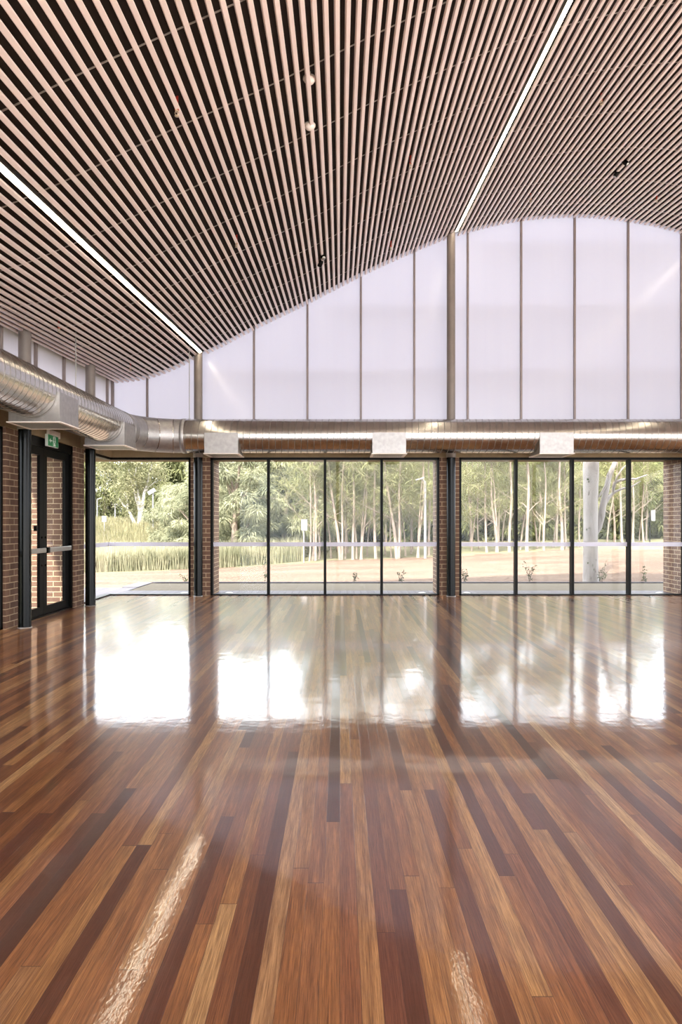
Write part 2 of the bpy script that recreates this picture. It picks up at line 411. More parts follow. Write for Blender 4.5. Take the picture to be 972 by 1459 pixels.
for y in np.arange(YR,YG,2.4):
    mb=MB(); mb.box(XR,XR+.12,y,y+.10,-.1,zc(XR,y)+.1); part(mb,'post',M['black'],wr)

# ------------------------------------------------------------------ columns
def column(x,y,label,ztop=None):
    r=empty('steel_column',(x,y,0)); tag(r,label,'column','round steel columns')
    zt=zc(x,min(y,YB-.1))+.06
    m=MB(); m.lathe((x,y,0),[(.083,.012),(.083,2.645)],28); part(m,'lower_shaft',M['blackpaint'],r,label='glossy black painted lower shaft')
    m=MB(); m.lathe((x,y,0),[(.091,0),(.091,.006),(.085,.012)],28); part(m,'base_ring',M['greysteel'],r)
    m=MB(); m.lathe((x,y,0),[(.086,2.645),(.094,2.65),(.094,2.80),(.086,2.806)],28); part(m,'collar',M['greysteel'],r)
    m=MB(); m.lathe((x,y,0),[(.081,2.806),(.081,zt)],28); part(m,'upper_shaft',M['greysteel'],r,label='bare grey brown upper shaft')
    return r
column(-2.706,13.02,'round black column on the left brick pier between the first and second windows')
column(2.12,13.02,'round black column on the brick pier in the middle of the glazed wall')
column(6.92,13.02,'round black column on the brick pier at the right end')
column(-4.215,9.12,'round black column beside the door, nearest on the left wall')
column(-4.215,11.52,'round black column between the door and the corner window on the left wall')
column(-4.215,6.80,'round black column on the left wall nearest the viewer')

# ------------------------------------------------------------------ windows
def bar(p,mb,name): part(mb,name,M['black'],p)
def window_back(idx,x0,x1,mull,left=True,right=True):
    w=empty('window_%d'%idx,((x0+x1)/2,YW,0)); struct(w)
    f=MB(); fw=.045; y0,y1=YW-.06,YW+.05
    if left: f.box(x0,x0+fw,y0,y1,0,ZHB)
    if right: f.box(x1-fw,x1,y0,y1,0,ZHB)
    f.box(x0,x1,y0,y1,ZH,ZHB); f.box(x0,x1,y0,y1,0,.022)
    part(f,'frame',M['black'],w)
    for x in mull:
        m=MB(); m.box(x-.025,x+.025,y0-.02,y1,.02,ZH); part(m,'mullion',M['black'],w)
    e=[x0+(fw if left else 0)]+list(mull)+[x1-(fw if right else 0)]
    for a,b in zip(e[:-1],e[1:]):
        a2=a+(.025 if a in mull else 0); b2=b-(.025 if b in mull else 0)
        g=MB(); g.box(a2,b2,YW-.006,YW+.006,.022,ZH); go=part(g,'pane',M['glass'],w)
        s=MB(); s.box(a2,b2,YW-.0085,YW-.0065,.945,1.025); part(s,'safety_strip',M['film'],go,label='white frosted safety strip across the glass')
    return w
mw=lambda px:(px-VX)*13.2/F
window_back(1,XG,-2.885,[],left=False)
window_back(2,-2.505,1.925,[mw(382.5),mw(463.2),mw(543.9)])
window_back(3,2.305,6.695,[mw(735.5),mw(815.8),mw(896.8)])
window_back(4,7.075,11.47,[8.17,9.27,10.37])
def window_left(idx,y0,y1,mull,near=True,far=True):
    w=empty('window_%d'%idx,(XG,(y0+y1)/2,0)); struct(w)
    f=MB(); fw=.045; x0,x1=XG-.05,XG+.06
    if near: f.box(x0,x1,y0,y0+fw,0,ZHB)
    if far: f.box(x0,x1,y1-fw,y1,0,ZHB)
    f.box(x0,x1,y0,y1,ZH,ZHB); f.box(x0,x1,y0,y1,0,.022)
    part(f,'frame',M['black'],w)
    for y in mull:
        m=MB(); m.box(x0,x1+.02,y-.025,y+.025,.02,ZH); part(m,'mullion',M['black'],w)
    e=[y0+(fw if near else 0)]+list(mull)+[y1-(fw if far else 0)]
    for a,b in zip(e[:-1],e[1:]):
        a2=a+(.025 if a in mull else 0); b2=b-(.025 if b in mull else 0)
        g=MB(); g.box(XG-.006,XG+.006,a2,b2,.022,ZH); go=part(g,'pane',M['glass'],w)
        s=MB(); s.box(XG+.0065,XG+.0085,a2,b2,.945,1.025); part(s,'safety_strip',M['film'],go)
    return w
window_left(5,11.73,YW-.008,[],far=False)
window_left(6,7.04,8.98,[8.0])
window_left(7,4.6,6.62,[5.6])

# ------------------------------------------------------------------ door
d=empty('door_1',(XG+.01,10.35,0)); struct(d,'black framed glazed double door with flat aluminium push bars','door')
XD=XG+.01
f=MB(); f.box(XD-.05,XD+.06,9.40,9.455,0,ZHB); f.box(XD-.05,XD+.06,11.235,11.30,0,ZHB); f.box(XD-.05,XD+.06,9.40,11.30,2.53,ZHB); f.box(XD-.05,XD+.06,9.40,11.30,0,.015)
part(f,'frame',M['black'],d)
def leaf(y0,y1,hinge_far):
    st=.10; b=MB(); xa,xb=XD-.022,XD+.022
    s0,s1=(.12,.15) if hinge_far else (.13,.12)
    b.box(xa,xb,y0,y0+s0,.02,2.525); b.box(xa,xb,y1-s1,y1,.02,2.525); b.box(xa,xb,y0+s0,y1-s1,2.41,2.525); b.box(xa,xb,y0+s0,y1-s1,.02,.14)
    L=part(b,'door_leaf',M['black'],d)
    g=MB(); g.box(XD-.005,XD+.005,y0+s0,y1-s1,.14,2.41); part(g,'pane',M['glass'],L)
    g=MB(); g.rbox(XD+.062,XD+.094,y0+.02,y1-.06,.955,1.025,.006,'y'); 
    g.box(XD+.02,XD+.065,y0+.04,y0+.09,.965,1.015); g.box(XD+.02,XD+.065,y1-.13,y1-.08,.965,1.015)
    part(g,'push_bar',M['alu'],L,label='flat aluminium push bar')
    yk = y0+.06 if hinge_far else y1-.06
    for z in (.76,1.18):
        g=MB(); g.lathe((XD+.02,yk,z),[(.016,0),(.016,.012)],14,axis=(1,0,0)); part(g,'fixing_bolt',M['blackpaint'],L)
    if hinge_far:
        g=MB(); g.rbox(XD+.06,XD+.10,y0-.01,y0+.055,.945,1.035,.006,'y'); part(g,'bar_end_cap',M['black'],L)
leaf(10.28,11.23,True); leaf(9.46,10.275,False)
g=MB(); g.box(XD+.02,XD+.06,9.95,10.0,1.28,1.36); part(g,'latch_box',M['black'],d)
# exit sign on the beam over the door
r=empty('exit_sign',(XP+.03,10.33,2.56)); tag(r,'green running man exit sign on the beam over the glazed door','sign')
m=MB(); m.rbox(XP+.012,XP+.055,10.20,10.60,2.70,2.80,.006,'y'); part(m,'mounting_box',M['white'],r,label='pale mounting box')
m=MB(); m.rbox(XP+.02,XP+.06,10.13,10.51,2.545,2.725,.004,'y'); part(m,'sign_body',M['signwhite'],r)
xs_=XP+.0602
m=MB(); m.box(xs_,xs_+.002,10.14,10.50,2.553,2.717); part(m,'green_face',M['green'],r)
m=MB(); xs2=xs_+.002
m.box(xs2,xs2+.0015,10.315,10.40,2.562,2.708)                     # white doorway
m.add([(xs2+.0015,10.18,2.635),(xs2+.0015,10.225,2.67),(xs2+.0015,10.225,2.60),(xs2,10.18,2.635),(xs2,10.225,2.67),(xs2,10.225,2.60)],[(0,2,1),(3,4,5),(0,1,4,3),(1,2,5,4),(2,0,3,5)])
m.box(xs2,xs2+.0015,10.225,10.285,2.625,2.645)
part(m,'white_doorway',M['signwhite'],r,label='white doorway and arrow')
m=MB(); xm=xs2+.0018
m.lathe((xm,10.352,2.685),[(.011,0),(.011,.0012)],14,axis=(1,0,0))
def limb(a,b,w):
    a=Vector((0,)+a); b=Vector((0,)+b); dd=(b-a).normalized(); nn=Vector((0,-dd.z,dd.y))*w
    o=Vector((xm,0,0)); q=[o+a+nn,o+a-nn,o+b-nn,o+b+nn]; q2=[p+Vector((.0012,0,0)) for p in q]
    m.add(q+q2,[(0,1,2,3),(7,6,5,4),(0,4,5,1),(1,5,6,2),(2,6,7,3),(3,7,4,0)])
limb((10.352,2.672),(10.358,2.628),.010); limb((10.352,2.668),(10.328,2.652),.005); limb((10.354,2.668),(10.378,2.650),.005)
limb((10.356,2.630),(10.332,2.604),.006); limb((10.332,2.604),(10.328,2.575),.005); limb((10.358,2.630),(10.382,2.606),.006); limb((10.382,2.606),(10.396,2.588),.005)
part(m,'running_man',M['green'],r,label='green running man symbol')

# ------------------------------------------------------------------ clerestory
def clear_top(X,Y): return zc(X,min(Y,YB))+.118
cb=[ (px-VX)*YG/F for px in (134,210,286,362,438.2,514.3,590.4,666.5,742.6,818.8,895,971.1,1047,1123,1199,1275,1351) ]
w=empty('window_8',(2,YG,ZBT)); struct(w)
xe=[XL]+[x for x in cb if x>XL+.1 and x<XR-.1]+[XR]
for a,b in zip(xe[:-1],xe[1:]):
    g=MB(); n=6; vs=[]
    for i in range(n+1):
        x=a+(b-a)*i/n
        for y in (YG+.02,YG+.036):
            vs.append((x,y,ZBT-.02)); vs.append((x,y,clear_top(x,YB)))
    fs=[]
    for i in range(n):
        o=i*4; q=o+4; fs+=[(o,q,q+1,o+1),(o+2,o+3,q+3,q+2),(o,o+2,q+2,q),(o+1,q+1,q+3,o+3)]
    fs+=[(0,1,3,2),(n*4,n*4+2,n*4+3,n*4+1)]
    g.add(vs,fs); part(g,'translucent_panel',M['poly'],w)
for x in xe[1:-1]:
    g=MB(); g.rbox(x-.02,x+.02,YG-.03,YG+.018,ZBT-.02,clear_top(x,YB)-.01,.005); part(g,'mullion',M['mull'],w)
g=MB(); g.box(XL-.03,XL+.03,YG-.02,YG+.04,ZBT-.02,clear_top(XL,YB)); part(g,'corner_post',M['mull'],w)
for z in (4.41,5.66,6.87):
    xa=XL+.05
    while zc(xa,YB)<z+.2 and xa<XR: xa+=.1
    xb_=xa
    while zc(min(xb_,XR),YB)>z+.2 and xb_<XR: xb_+=.1
    g=MB(); g.box(xa,xb_,YG+.42,YG+.48,z-.03,z+.03); part(g,'girt',M['mull'],w)
w=empty('window_9',(XL,6,ZBT)); struct(w)
ye=[YG]+[YG-.30-1.02*i for i in range(17)]+[YR]
ye=[y for y in ye if y>=YR]; 
for b,a in zip(ye[:-1],ye[1:]):
    g=MB(); x0,x1=XL-.036,XL-.02
    g.add([(x0,a,ZBT-.02),(x1,a,ZBT-.02),(x1,b,ZBT-.02),(x0,b,ZBT-.02),(x0,a,clear_top(XL,a)),(x1,a,clear_top(XL,a)),(x1,b,clear_top(XL,b)),(x0,b,clear_top(XL,b))],[(0,3,2,1),(4,5,6,7),(0,1,5,4),(1,2,6,5),(2,3,7,6),(3,0,4,7)])
    part(g,'translucent_panel',M['poly'],w)
for y in ye[1:-1]:
    g=MB(); g.rbox(XL-.018,XL+.03,y-.02,y+.02,ZBT-.02,clear_top(XL,y)-.01,.005); part(g,'mullion',M['mull'],w)

# ------------------------------------------------------------------ duct
R=.308; DZ=2.99; DX=-3.765; DY=12.50; PIT=.116; ER=.90
duct=empty('spiral_duct',(DX,DY,DZ)); tag(duct,'large round galvanised air duct turning the corner under the white panels','duct')
def spiral(mb,org,ax,u,w,L,n=48):
    rows=[]; k=0; pr=[(0,0),(.0025,.0025),(.0075,.0025),(.010,0)]
    m=int(L/PIT)+1
    base=[]
    for i in range(m+1):
        for s,h in pr: base.append((i*PIT+s,h))
    vs=[]; P=len(pr)
    for s,h in base:
        for j in range(n):
            a=2*math.pi*j/n; ss=min(max(s-PIT*j/n,0),L)
            vs.append(org+ax*ss+(u*math.cos(a)+w*math.sin(a))*(R+h))
    fs=[]
    nr=len(base)
    for i in range(nr-1):
        q=[(i*n+j,i*n+j+1,(i+1)*n+j+1,(i+1)*n+j) for j in range(n-1)]
        if i+P+1<nr: q.append((i*n+n-1,(i+P)*n,(i+P+1)*n,(i+1)*n+n-1))
        fs.append((0 if i%P==3 else 1,q))
    o=len(mb.v); mb.v.extend([tuple(v) for v in vs])
    for mi,q in fs:
        for f in q: mb.f.append(tuple(k+o for k in f)); mb.m.append(mi); mb.sm.append(True)
def sharp(o): o.data.set_sharp_from_angle(angle=math.radians(18))
def collar(mb,c,ax,u,w,L=.05,e=.012,n=48):
    prof_=[(R+.001,-L/2),(R+e,-L/2+.006),(R+e,L/2-.006),(R+.001,L/2)]
    vs=[]
    for r_,h in prof_:
        for k in range(n):
            a=2*math.pi*k/n; vs.append(c+ax*h+(u*math.cos(a)+w*math.sin(a))*r_)
    fs=[(i*n+k,i*n+(k+1)%n,(i+1)*n+(k+1)%n,(i+1)*n+k) for i in range(3) for k in range(n)]
    mb.add(vs,fs,0,True)
ez=Vector((0,0,1)); ex=Vector((1,0,0)); ey=Vector((0,1,0))
yE=DY-ER; xE=DX+ER
mb=MB(); spiral(mb,Vector((xE,DY,DZ)),ex,ez,ex.cross(ez),XR-.2-xE); sharp(part(mb,'straight_run',[M['galv'],M['seam']],duct))
mb=MB(); spiral(mb,Vector((DX,yE,DZ)),-ey,ez,(-ey).cross(ez),yE-YR-.1); sharp(part(mb,'straight_run',[M['galv'],M['seam']],duct))
# five-gore elbow
mb=MB(); cc=Vector((xE,yE,DZ)); gores=5; n=48; vs=[]; fs=[]
angs=[0]+[math.radians(90)*(i+.5)/ (gores-1)-0 for i in range(gores-1)]+[math.radians(90)]
def ring_at(a, mit):                # mitre ring in plane at angle a from the left run
    d=Vector((math.sin(a),math.cos(a),0)); rad=Vector((-math.cos(a),math.sin(a),0))
    f=1/math.cos(mit)
    return [cc+rad*(ER+R*math.cos(2*math.pi*k/n)*f)+ez*(R*math.sin(2*math.pi*k/n)) for k in range(n)]
half=math.radians(90)/(gores-1)/2
rings=[(0,0)]+[(math.radians(90)*(i+.5)/(gores-1),half) for i in range(gores-1)]+[(math.radians(90),0)]
for i in range(len(rings)-1):
    a=ring_at(*rings[i]); b=ring_at(*rings[i+1]); mb.add(a+b,[(k,(k+1)%n,(k+1)%n+n,k+n) for k in range(n)],0,True)
el=part(mb,'elbow',M['galv2'],duct,label='smooth segmented elbow'); sharp(el)
for (a,mit) in rings[1:-1]:
    c=ring_at(a,mit); q=[]
    for s in (-.006,.006):
        d_=Vector((math.sin(a),math.cos(a),0))
        q.append([v+d_*s+(v-(cc+Vector((-math.cos(a),math.sin(a),0))*ER)).normalized()*.006 for v in c])
    mb=MB(); mb.add(q[0]+q[1],[(k,(k+1)%n,(k+1)%n+n,k+n) for k in range(n)],0,True); part(mb,'seam',M['galv'],el)
for c,ax in ((Vector((xE+.02,DY,DZ)),ex),(Vector((DX,yE-.02,DZ)),ey)):
    mb=MB(); collar(mb,c,ax,ez,ax.cross(ez),.08,.010); part(mb,'joint_collar',M['galv2'],duct)
for x in (6.45,):
    mb=MB(); collar(mb,Vector((x,DY,DZ)),ex,ez,ex.cross(ez),.05,.012); part(mb,'joint_collar',M['galv2'],duct)
def plenum(cx,cy,alongx):
    z0,z1=2.645,3.01; h=.30; dd=.33
    m=MB()
    if alongx: x0,x1,y0,y1=cx-h,cx+h,cy-dd,cy+.30
    else: x0,x1,y0,y1=cx-.30,cx+dd,cy-h,cy+h
    m.box(x0,x1,y0,y1,z0,z1); o=part(m,'outlet_box',M['galv2'],duct)
    e=.018; m=MB()
    m.box(x0-e,x1+e,y0-e,y0+.03,z0-.018,z0-.002); m.box(x0-e,x1+e,y1-.03,y1+e,z0-.018,z0-.002)
    m.box(x0-e,x0+.03,y0+.03,y1-.03,z0-.018,z0-.002); m.box(x1-.03,x1+e,y0+.03,y1-.03,z0-.018,z0-.002)
    part(m,'flange',M['white'],o,label='pale flange around the grille')
    m=MB()
    if alongx:
        q=x0+.05
        while q<x1-.05: m.box(q,q+.012,y0+.03,y1-.03,z0-.016,z0-.004); q+=.035
    else:
        q=y0+.05
        while q<y1-.05: m.box(x0+.03,x1-.03,q,q+.012,z0-.016,z0-.004); q+=.035
    part(m,'grille',M['alu'],o)
for x in (-2.12,.88,3.87,6.86,9.85): plenum(x,DY,True)
for y in (11.17,8.66,6.15,3.64): plenum(DX,y,False)
def rod(x,y,top=None):
    m=MB(); zt=zc(x,y)+.12; m.tube([(x,y,DZ+R-.01),(x,y,zt)],.008,8); 
    m.lathe((x,y,DZ+R-.005),[(.03,0),(.03,.015)],12); part(m,'hanger_rod',M['alu'],duct)
for x in (-2.76,): rod(x,DY)
for y in (9.72,6.9,4.0): rod(DX,y)

# ------------------------------------------------------------------ ceiling devices
for (px,py,lb) in ((441,118,'white round smoke detector between ceiling battens, upper of the two'),(441.5,184,'white round smoke detector on the ceiling battens, lower of the two')):
    p=ceil_hit(px,py,.02 if py<150 else -.01)
    r=empty('smoke_detector',p); tag(r,lb,'smoke detector','ceiling smoke detectors')
    m=MB(); m.lathe(p,[(.012,.12),(.012,.05),(.056,.048),(.058,.03)],22); part(m,'base',M['white'],r)
    m=MB(); m.lathe(p,[(.05,.03),(.048,.015),(.036,.0),(.018,-.010),(.003,-.012)],22); part(m,'dome',M['white'],r)
SP=[(252,157,'red fire sprinkler between battens right of the left light, near the top'),
    (337,347,'red fire sprinkler in the battens lower middle, left of the black ceiling spotlights'),
    (84,468,'red fire sprinkler in the low ceiling above the left duct run'),
    (186,525,'red fire sprinkler in the low battens near the corner above the duct elbow'),
    (585,234,'red fire sprinkler in the battens left of the right light, halfway up'),
    (557,352,'small red fire sprinkler close to the white panels left of the tall middle column'),
    (857,144,'red fire sprinkler in the battens right of the right light, highest on that side'),
    (756,284,'small red fire sprinkler in the battens above the crest of the white panels'),
    (936,284,'red fire sprinkler in the battens near the right edge, below the black spotlights')]
for px,py,lb in SP:
    p=ceil_hit(px,py,0)
    r=empty('fire_sprinkler',p); tag(r,lb,'sprinkler','ceiling fire sprinklers')
    m=MB(); m.lathe(p,[(.013,.12),(.013,.02),(.017,.015),(.017,0)],14); part(m,'pipe_drop',M['red'],r,label='red pipe drop')
    m=MB(); m.lathe(p,[(.014,0),(.014,-.012)],14); m.tube([p+Vector((.012,0,-.012)),p+Vector((.016,0,-.026)),p+Vector((.004,0,-.044))],.003,6); m.tube([p+Vector((-.012,0,-.012)),p+Vector((-.016,0,-.026)),p+Vector((-.004,0,-.044))],.003,6)
    m.lathe(p,[(.002,-.044),(.018,-.046),(.018,-.050),(.002,-.050)],14); part(m,'deflector',M['brass'],r,label='pale metal deflector')
SL=[(460,365,(.3,-.6,-.7),'small black ceiling spotlight above the left half of the white panels'),
    (457,375,(-.4,.4,-.8),'small black ceiling spotlight, lower one of the pair left of the tall column'),
    (891,231,(.5,-.4,-.7),'black ceiling spotlight in the battens right of the right light, upper of the pair'),
    (879,247,(-.5,.2,-.8),'black ceiling spotlight in the battens right of the right light, lower of the pair')]
for px,py,dr,lb in SL:
    p=ceil_hit(px,py,-.01)
    r=empty('spotlight',p); tag(r,lb,'spotlight','black ceiling spotlights')
    dv=Vector(dr).normalized()
    m=MB(); m.lathe(p,[(.008,.13),(.008,.04),(.03,.038),(.03,.02)],14); part(m,'mount',M['black'],r)
    m=MB(); m.lathe(p+Vector((0,0,-.005)),[(.028,-.05),(.036,-.03),(.036,.05),(.032,.055)],18,axis=dv); h=part(m,'lamp_head',M['black'],r)
    m=MB(); m.lathe(p+Vector((0,0,-.005)),[(.030,.0555),(.022,.062),(.002,.064)],18,axis=dv); part(m,'lens',M['alu'],h)

# ------------------------------------------------------------------ unseen rear of the room: tall posts, left open to admit daylight
rw=empty('open_wall_rear'); struct(rw)
for x in (-4.4,-.1,4.2,8.4,11.85):
    m=MB(); m.box(x-.06,x+.06,YR-.08,YR+.04,0,zc(x,YR)+.1); part(m,'post',M['black'],rw)

# ------------------------------------------------------------------ outdoors: terrain
def gz(X,Y):
    z26=float(np.interp(X,[-14,-9.35,-4.67,-1.2,3.1,4.7,8.4,12.2,20],[-.55,-.5,-.34,-.07,.06,.22,.36,.42,.5]))
    if Y<16.25: return -.075
    if Y<26: return -.075+(z26+.075)*(Y-16.25)/9.75
    far=float(np.interp(X,[-20,-6,0,6,20],[1.15,.95,.5,.7,.9]))
    t=(Y-26)/22.0
    if t<1:
        tt=max(0,(t-.45)/.55) if X<-1 else t
        return z26+(far-z26)*(tt*tt*(3-2*tt))
    return far+(Y-48)*.004
def mulch_edge(X): return 26+ .6*math.sin(X*.9)+.3*math.sin(X*2.3+1)
xs=list(np.arange(-70,-16,3.0))+list(np.arange(-16,22,.5))+list(np.arange(22,80,3.0))
ys=[-14,13.0,14.0,16.2]+list(np.arange(16.7,32,.5))+list(np.arange(32,56,2.0))+list(np.arange(56,150,8.0))
ys=[13.0,14.0,16.2]+ys[4:]
mb=MB(); vs=[]; nx=len(xs)
for y in ys:
    for x in xs: vs.append((x,y,gz(x,y)))
for j in range(len(ys)-1):
    for i in range(nx-1):
        cx=(xs[i]+xs[i+1])/2; cy=(ys[j]+ys[j+1])/2
        mi=1 if (cy<mulch_edge(cx) and cy>16 and -13<cx<22) else 0
        mb.add([vs[j*nx+i],vs[j*nx+i+1],vs[(j+1)*nx+i+1],vs[(j+1)*nx+i]],[(0,1,2,3)],mi,True)
g=mb.build('ground',[M['ground'],M['mulch']]); struct(g)
# merge doubled verts for smooth shading
import bmesh
bm=bmesh.new(); bm.from_mesh(g.data); bmesh.ops.remove_doubles(bm,verts=bm.verts,dist=.001); bm.to_mesh(g.data); bm.free()
mb=MB(); mb.box(-70,XO,-30,13.0,-.2,-.08); mb.box(XR+16,80,-30,13.0,-.2,-.08); struct(mb.build('lawn',M['ground']))
mb=MB(); mb.box(XO,XR+16,-30,YR,-.2,-.03); mb.box(XR+.1,XR+16,YR,13.0,-.2,-.03); struct(mb.build('bounce_terrace',M['bounce_terrace']))  # unseen slab behind and right, added to throw sunlight up at the battens
mb=MB(); mb.box(-4.45,XR,YG-.02,14.32,-.13,-.022); mb.box(-9,-4.452,YG-.02+.0,15.0,-.13,-.022); mb.box(-9,XO,8,YG-.02,-.13,-.022); mb.box(XO,-4.55,4.6,YG-.02,-.13,-.022); struct(mb.build('deck',M['deck']))
mb=MB(); mb.box(-4.45,XR+.4,14.32,16.15,-.13,-.032); struct(mb.build('gravel_strip',M['gravel']))
mb=MB(); mb.box(-4.452,XR+.4,16.15,16.24,-.13,.0); mb.box(-4.80,-4.452,15.0,16.24,-.13,-.012); struct(mb.build('kerb',M['kerb']))
# small recessed deck lights
for px,lb in ((263,'recessed deck light outside the corner window'),(326.6,'recessed deck light outside the left pane of the middle window'),(601.6,'recessed deck light outside the right pane of the middle window'),(665,'recessed deck light outside the left pane of the right window'),(940,'recessed deck light by the brick return at right')):
    p=at(px,843.6,13.85); p.z=-.022
    r=empty('deck_light',p); tag(r,'small round '+lb,'light','recessed deck lights')
    m=MB(); m.lathe(p,[(.075,0),(.075,.006),(.06,.008)],20); part(m,'trim_ring',M['alu'],r)
    m=MB(); m.lathe(p,[(.06,.007),(.04,.012),(.002,.013)],20); part(m,'lens',M['white'],r)

# ------------------------------------------------------------------ foliage helpers
RND=random.Random(11)
def rdir(rn,up=0.0):
    while True:
        v=Vector((rn.uniform(-1,1),rn.uniform(-1,1),rn.uniform(-1,1)))
        if .05<v.length<1: v.normalize(); v.z+=up; return v.normalized()
def strand(mb,p,d,L,w,rn,sag=.3):
    s=d.cross(Vector((rn.uniform(-1,1),rn.uniform(-1,1),rn.uniform(-1,1))))
    s = s.normalized()*w if s.length>1e-4 else Vector((w,0,0))
    m=p+d*L*.5; e=p+d*L+Vector((0,0,-sag*L))
    mb.add([p-s*.6,p+s*.6,m+s,m-s,e],[(0,1,2,3),(3,2,4)])
def leafq(mb,p,rn,L,w):
    d=rdir(rn,-.3); s=d.cross(rdir(rn)); s=s.normalized()*w if s.length>1e-3 else Vector((w,0,0))
    mb.add([p,p+d*L*.5+s,p+d*L,p+d*L*.5-s],[(0,1,2,3)])
def bend_path(rn,p,d,L,seg,wob,up=0.0):
    pts=[Vector(p)]; d=Vector(d).normalized()
    for i in range(seg):
        d=(d+rdir(rn)*wob+Vector((0,0,up))).normalized(); pts.append(pts[-1]+d*L/seg)
    return pts
def slender_mesh(seed,H=10,r0=.07,lean=0.0,twin=False):
    rn=random.Random(seed); t=MB(); c=MB()
    stems=[(Vector((0,0,-.2)),Vector((lean,rn.uniform(-.05,.05),1)),H,r0)]
    if twin: stems.append((Vector((.05,0,-.2)),Vector((-lean+rn.choice((-1,1))*.04,.02,1)),H*.85,r0*.75))
    for p,d,h,r in stems:
        pts=bend_path(rn,p,d,h,12,.05,.10); rad=[r*(1-.82*i/12) for i in range(13)]; rad[0]*=1.25
        t.tube(pts,rad,7)
        nb=rn.randint(13,19)
        for b in range(nb):
            k=rn.uniform(.18,.97); i=min(int(k*12),11); q=pts[i].lerp(pts[i+1],k*12-i)
            a=rn.uniform(0,2*math.pi); up=rn.uniform(.5,1.25)
            L=(1.9*(1-k)+.8)*rn.uniform(.6,1.25)
            bp=bend_path(rn,q,(math.cos(a),math.sin(a),up),L,5,.16,.05)
            br=max(.006,rad[i]*.42); t.tube(bp,[br*(1-.85*j/5) for j in range(6)],4,cap=False)
            tw=[]
            for z in range(rn.randint(1,3)):
                j=rn.randint(1,4); sp=bend_path(rn,bp[j],(rn.uniform(-1,1),rn.uniform(-1,1),rn.uniform(.2,1)),L*.5,3,.2)
                t.tube(sp,[br*.4,br*.3,br*.2,br*.1],3,cap=False); tw.append(sp)
            if .3<k<.8 or rn.random()<.3:
                for path in [bp[2:]]+tw:
                    for q2 in path:
                        for _ in range(rn.randint(7,12)):
                            strand(c,q2+rdir(rn)*rn.uniform(0,.34),rdir(rn,-.15),rn.uniform(.2,.5),.011,rn,.35)
    return t,c
def lumps(mb,rn,blobs,n,L,w,sag=.45,down=-.45):
    for (cx,cy,cz,rx,rz) in blobs:
        for _ in range(n):
            d=rdir(rn); k=rn.uniform(.55,1.0)
            p=Vector((cx+d.x*rx*k,cy+d.y*rx*k,cz+d.z*rz*k))
            o=(Vector((d.x,d.y,d.z*.5)).normalized()+rdir(rn)*.6+Vector((0,0,down))).normalized()
            strand(mb,p,o,rn.uniform(.6,1.2)*L,w*rn.uniform(.7,1.3),rn,sag)
def crown_tree(seed,H,W,nb,n,L,w,low=.05,pale=False):
    rn=random.Random(seed); t=MB(); c=MB(); blobs=[]
    pts=bend_path(rn,(0,0,-.3),(0,0,1),H*.8,8,.06,.1); t.tube(pts,[.2*(1-.8*i/8) for i in range(9)],7)
    for b in range(nb):
        k=rn.uniform(low,1); a=rn.uniform(0,6.283); prof_=math.sin(math.pi*min(1,.12+.80*k))**.7
        rr=W*prof_*rn.uniform(.35,1.0); cz=H*k*.95+.2
        blobs.append((rr*math.cos(a),rr*math.sin(a),cz,rn.uniform(.45,.9)*W*.30,rn.uniform(.5,1.0)*W*.26))
        if b%3==0:
            i=min(7,int(k*7)); t.tube([pts[i],Vector((rr*.6*math.cos(a),rr*.6*math.sin(a),cz-.2)),Vector((rr*math.cos(a),rr*math.sin(a),cz))],[.05,.03,.015],4,cap=False)
    lumps(c,rn,blobs,n,L,w)
    return t,c
def make_proto(t,c,tm,cm):
    def me(m,name,mat):
        x=bpy.data.meshes.new(name); x.from_pydata(m.v,[],m.f); x.materials.append(mat); x.polygons.foreach_set('use_smooth',m.sm); x.update(); return x
    return me(t,'trunk',tm),me(c,'crown',cm)
def plant(name,proto,loc,rz,sc,label,cat,group,parts=('trunk','crown')):
    r=empty(name,loc); r.rotation_euler=(0,0,rz); r.scale=sc if hasattr(sc,'__len__') else (sc,sc,sc)
    tag(r,label,cat,group)
    for m,nm in zip(proto,parts):
        o=bpy.data.objects.new(nm,m); COL.objects.link(o); o.parent=r
    return r
ORD=['first','second','third','fourth','fifth','sixth','seventh','eighth','ninth','tenth','eleventh','twelfth','thirteenth','fourteenth','fifteenth','sixteenth','seventeenth','eighteenth','nineteenth','twentieth']

# slender pale-trunked trees
SV=[make_proto(*slender_mesh(100+i,H,r,l,tw),M['bark'],M['needle']) for i,(H,r,l,tw) in enumerate(((10.5,.060,.0,False),(9.5,.046,.02,False),(11,.064,-.01,True),(9,.040,-.025,False),(10,.050,.02,True),(8.5,.036,.0,False),(10,.054,-.015,False)))]
W2T=[(441,26.2,3,.95),(446,26.6,6,1),(450,26.3,0,.9),(455,27.4,1,.9),(472,27.6,5,1),(485,26.3,2,1.05),(492,27.2,3,.9),(503,26.3,0,.95),(508,26.9,5,1.1),(514,26.2,4,.95),(523,28.5,5,.9),(536,26.2,6,1.1),(549,28.8,5,1),(558,26.8,3,.85),(566,26.1,2,1.1),(578,27.6,5,1),(586,29,1,.95),(595,26.3,4,1),(611,27,0,.9)]
W3T=[(672,27.5,5,.9),(683,29,3,.9),(694,26.3,6,.95),(709,26.2,4,1.1),(726,26.1,0,1),(741,27.2,5,1),(751,26.1,0,1.1),(766,27.6,5,1),(775,26.2,1,.95),(788,28,5,.85),(801,26.1,0,1.05),(807,27.2,6,.9),(826,28,3,1),(865,30,5,1),(876,31,0,.9),(887,30,6,1),(902,31,0,.95),(911,33,5,.9),(917,32,6,.9),(921,33.5,0,.85)]
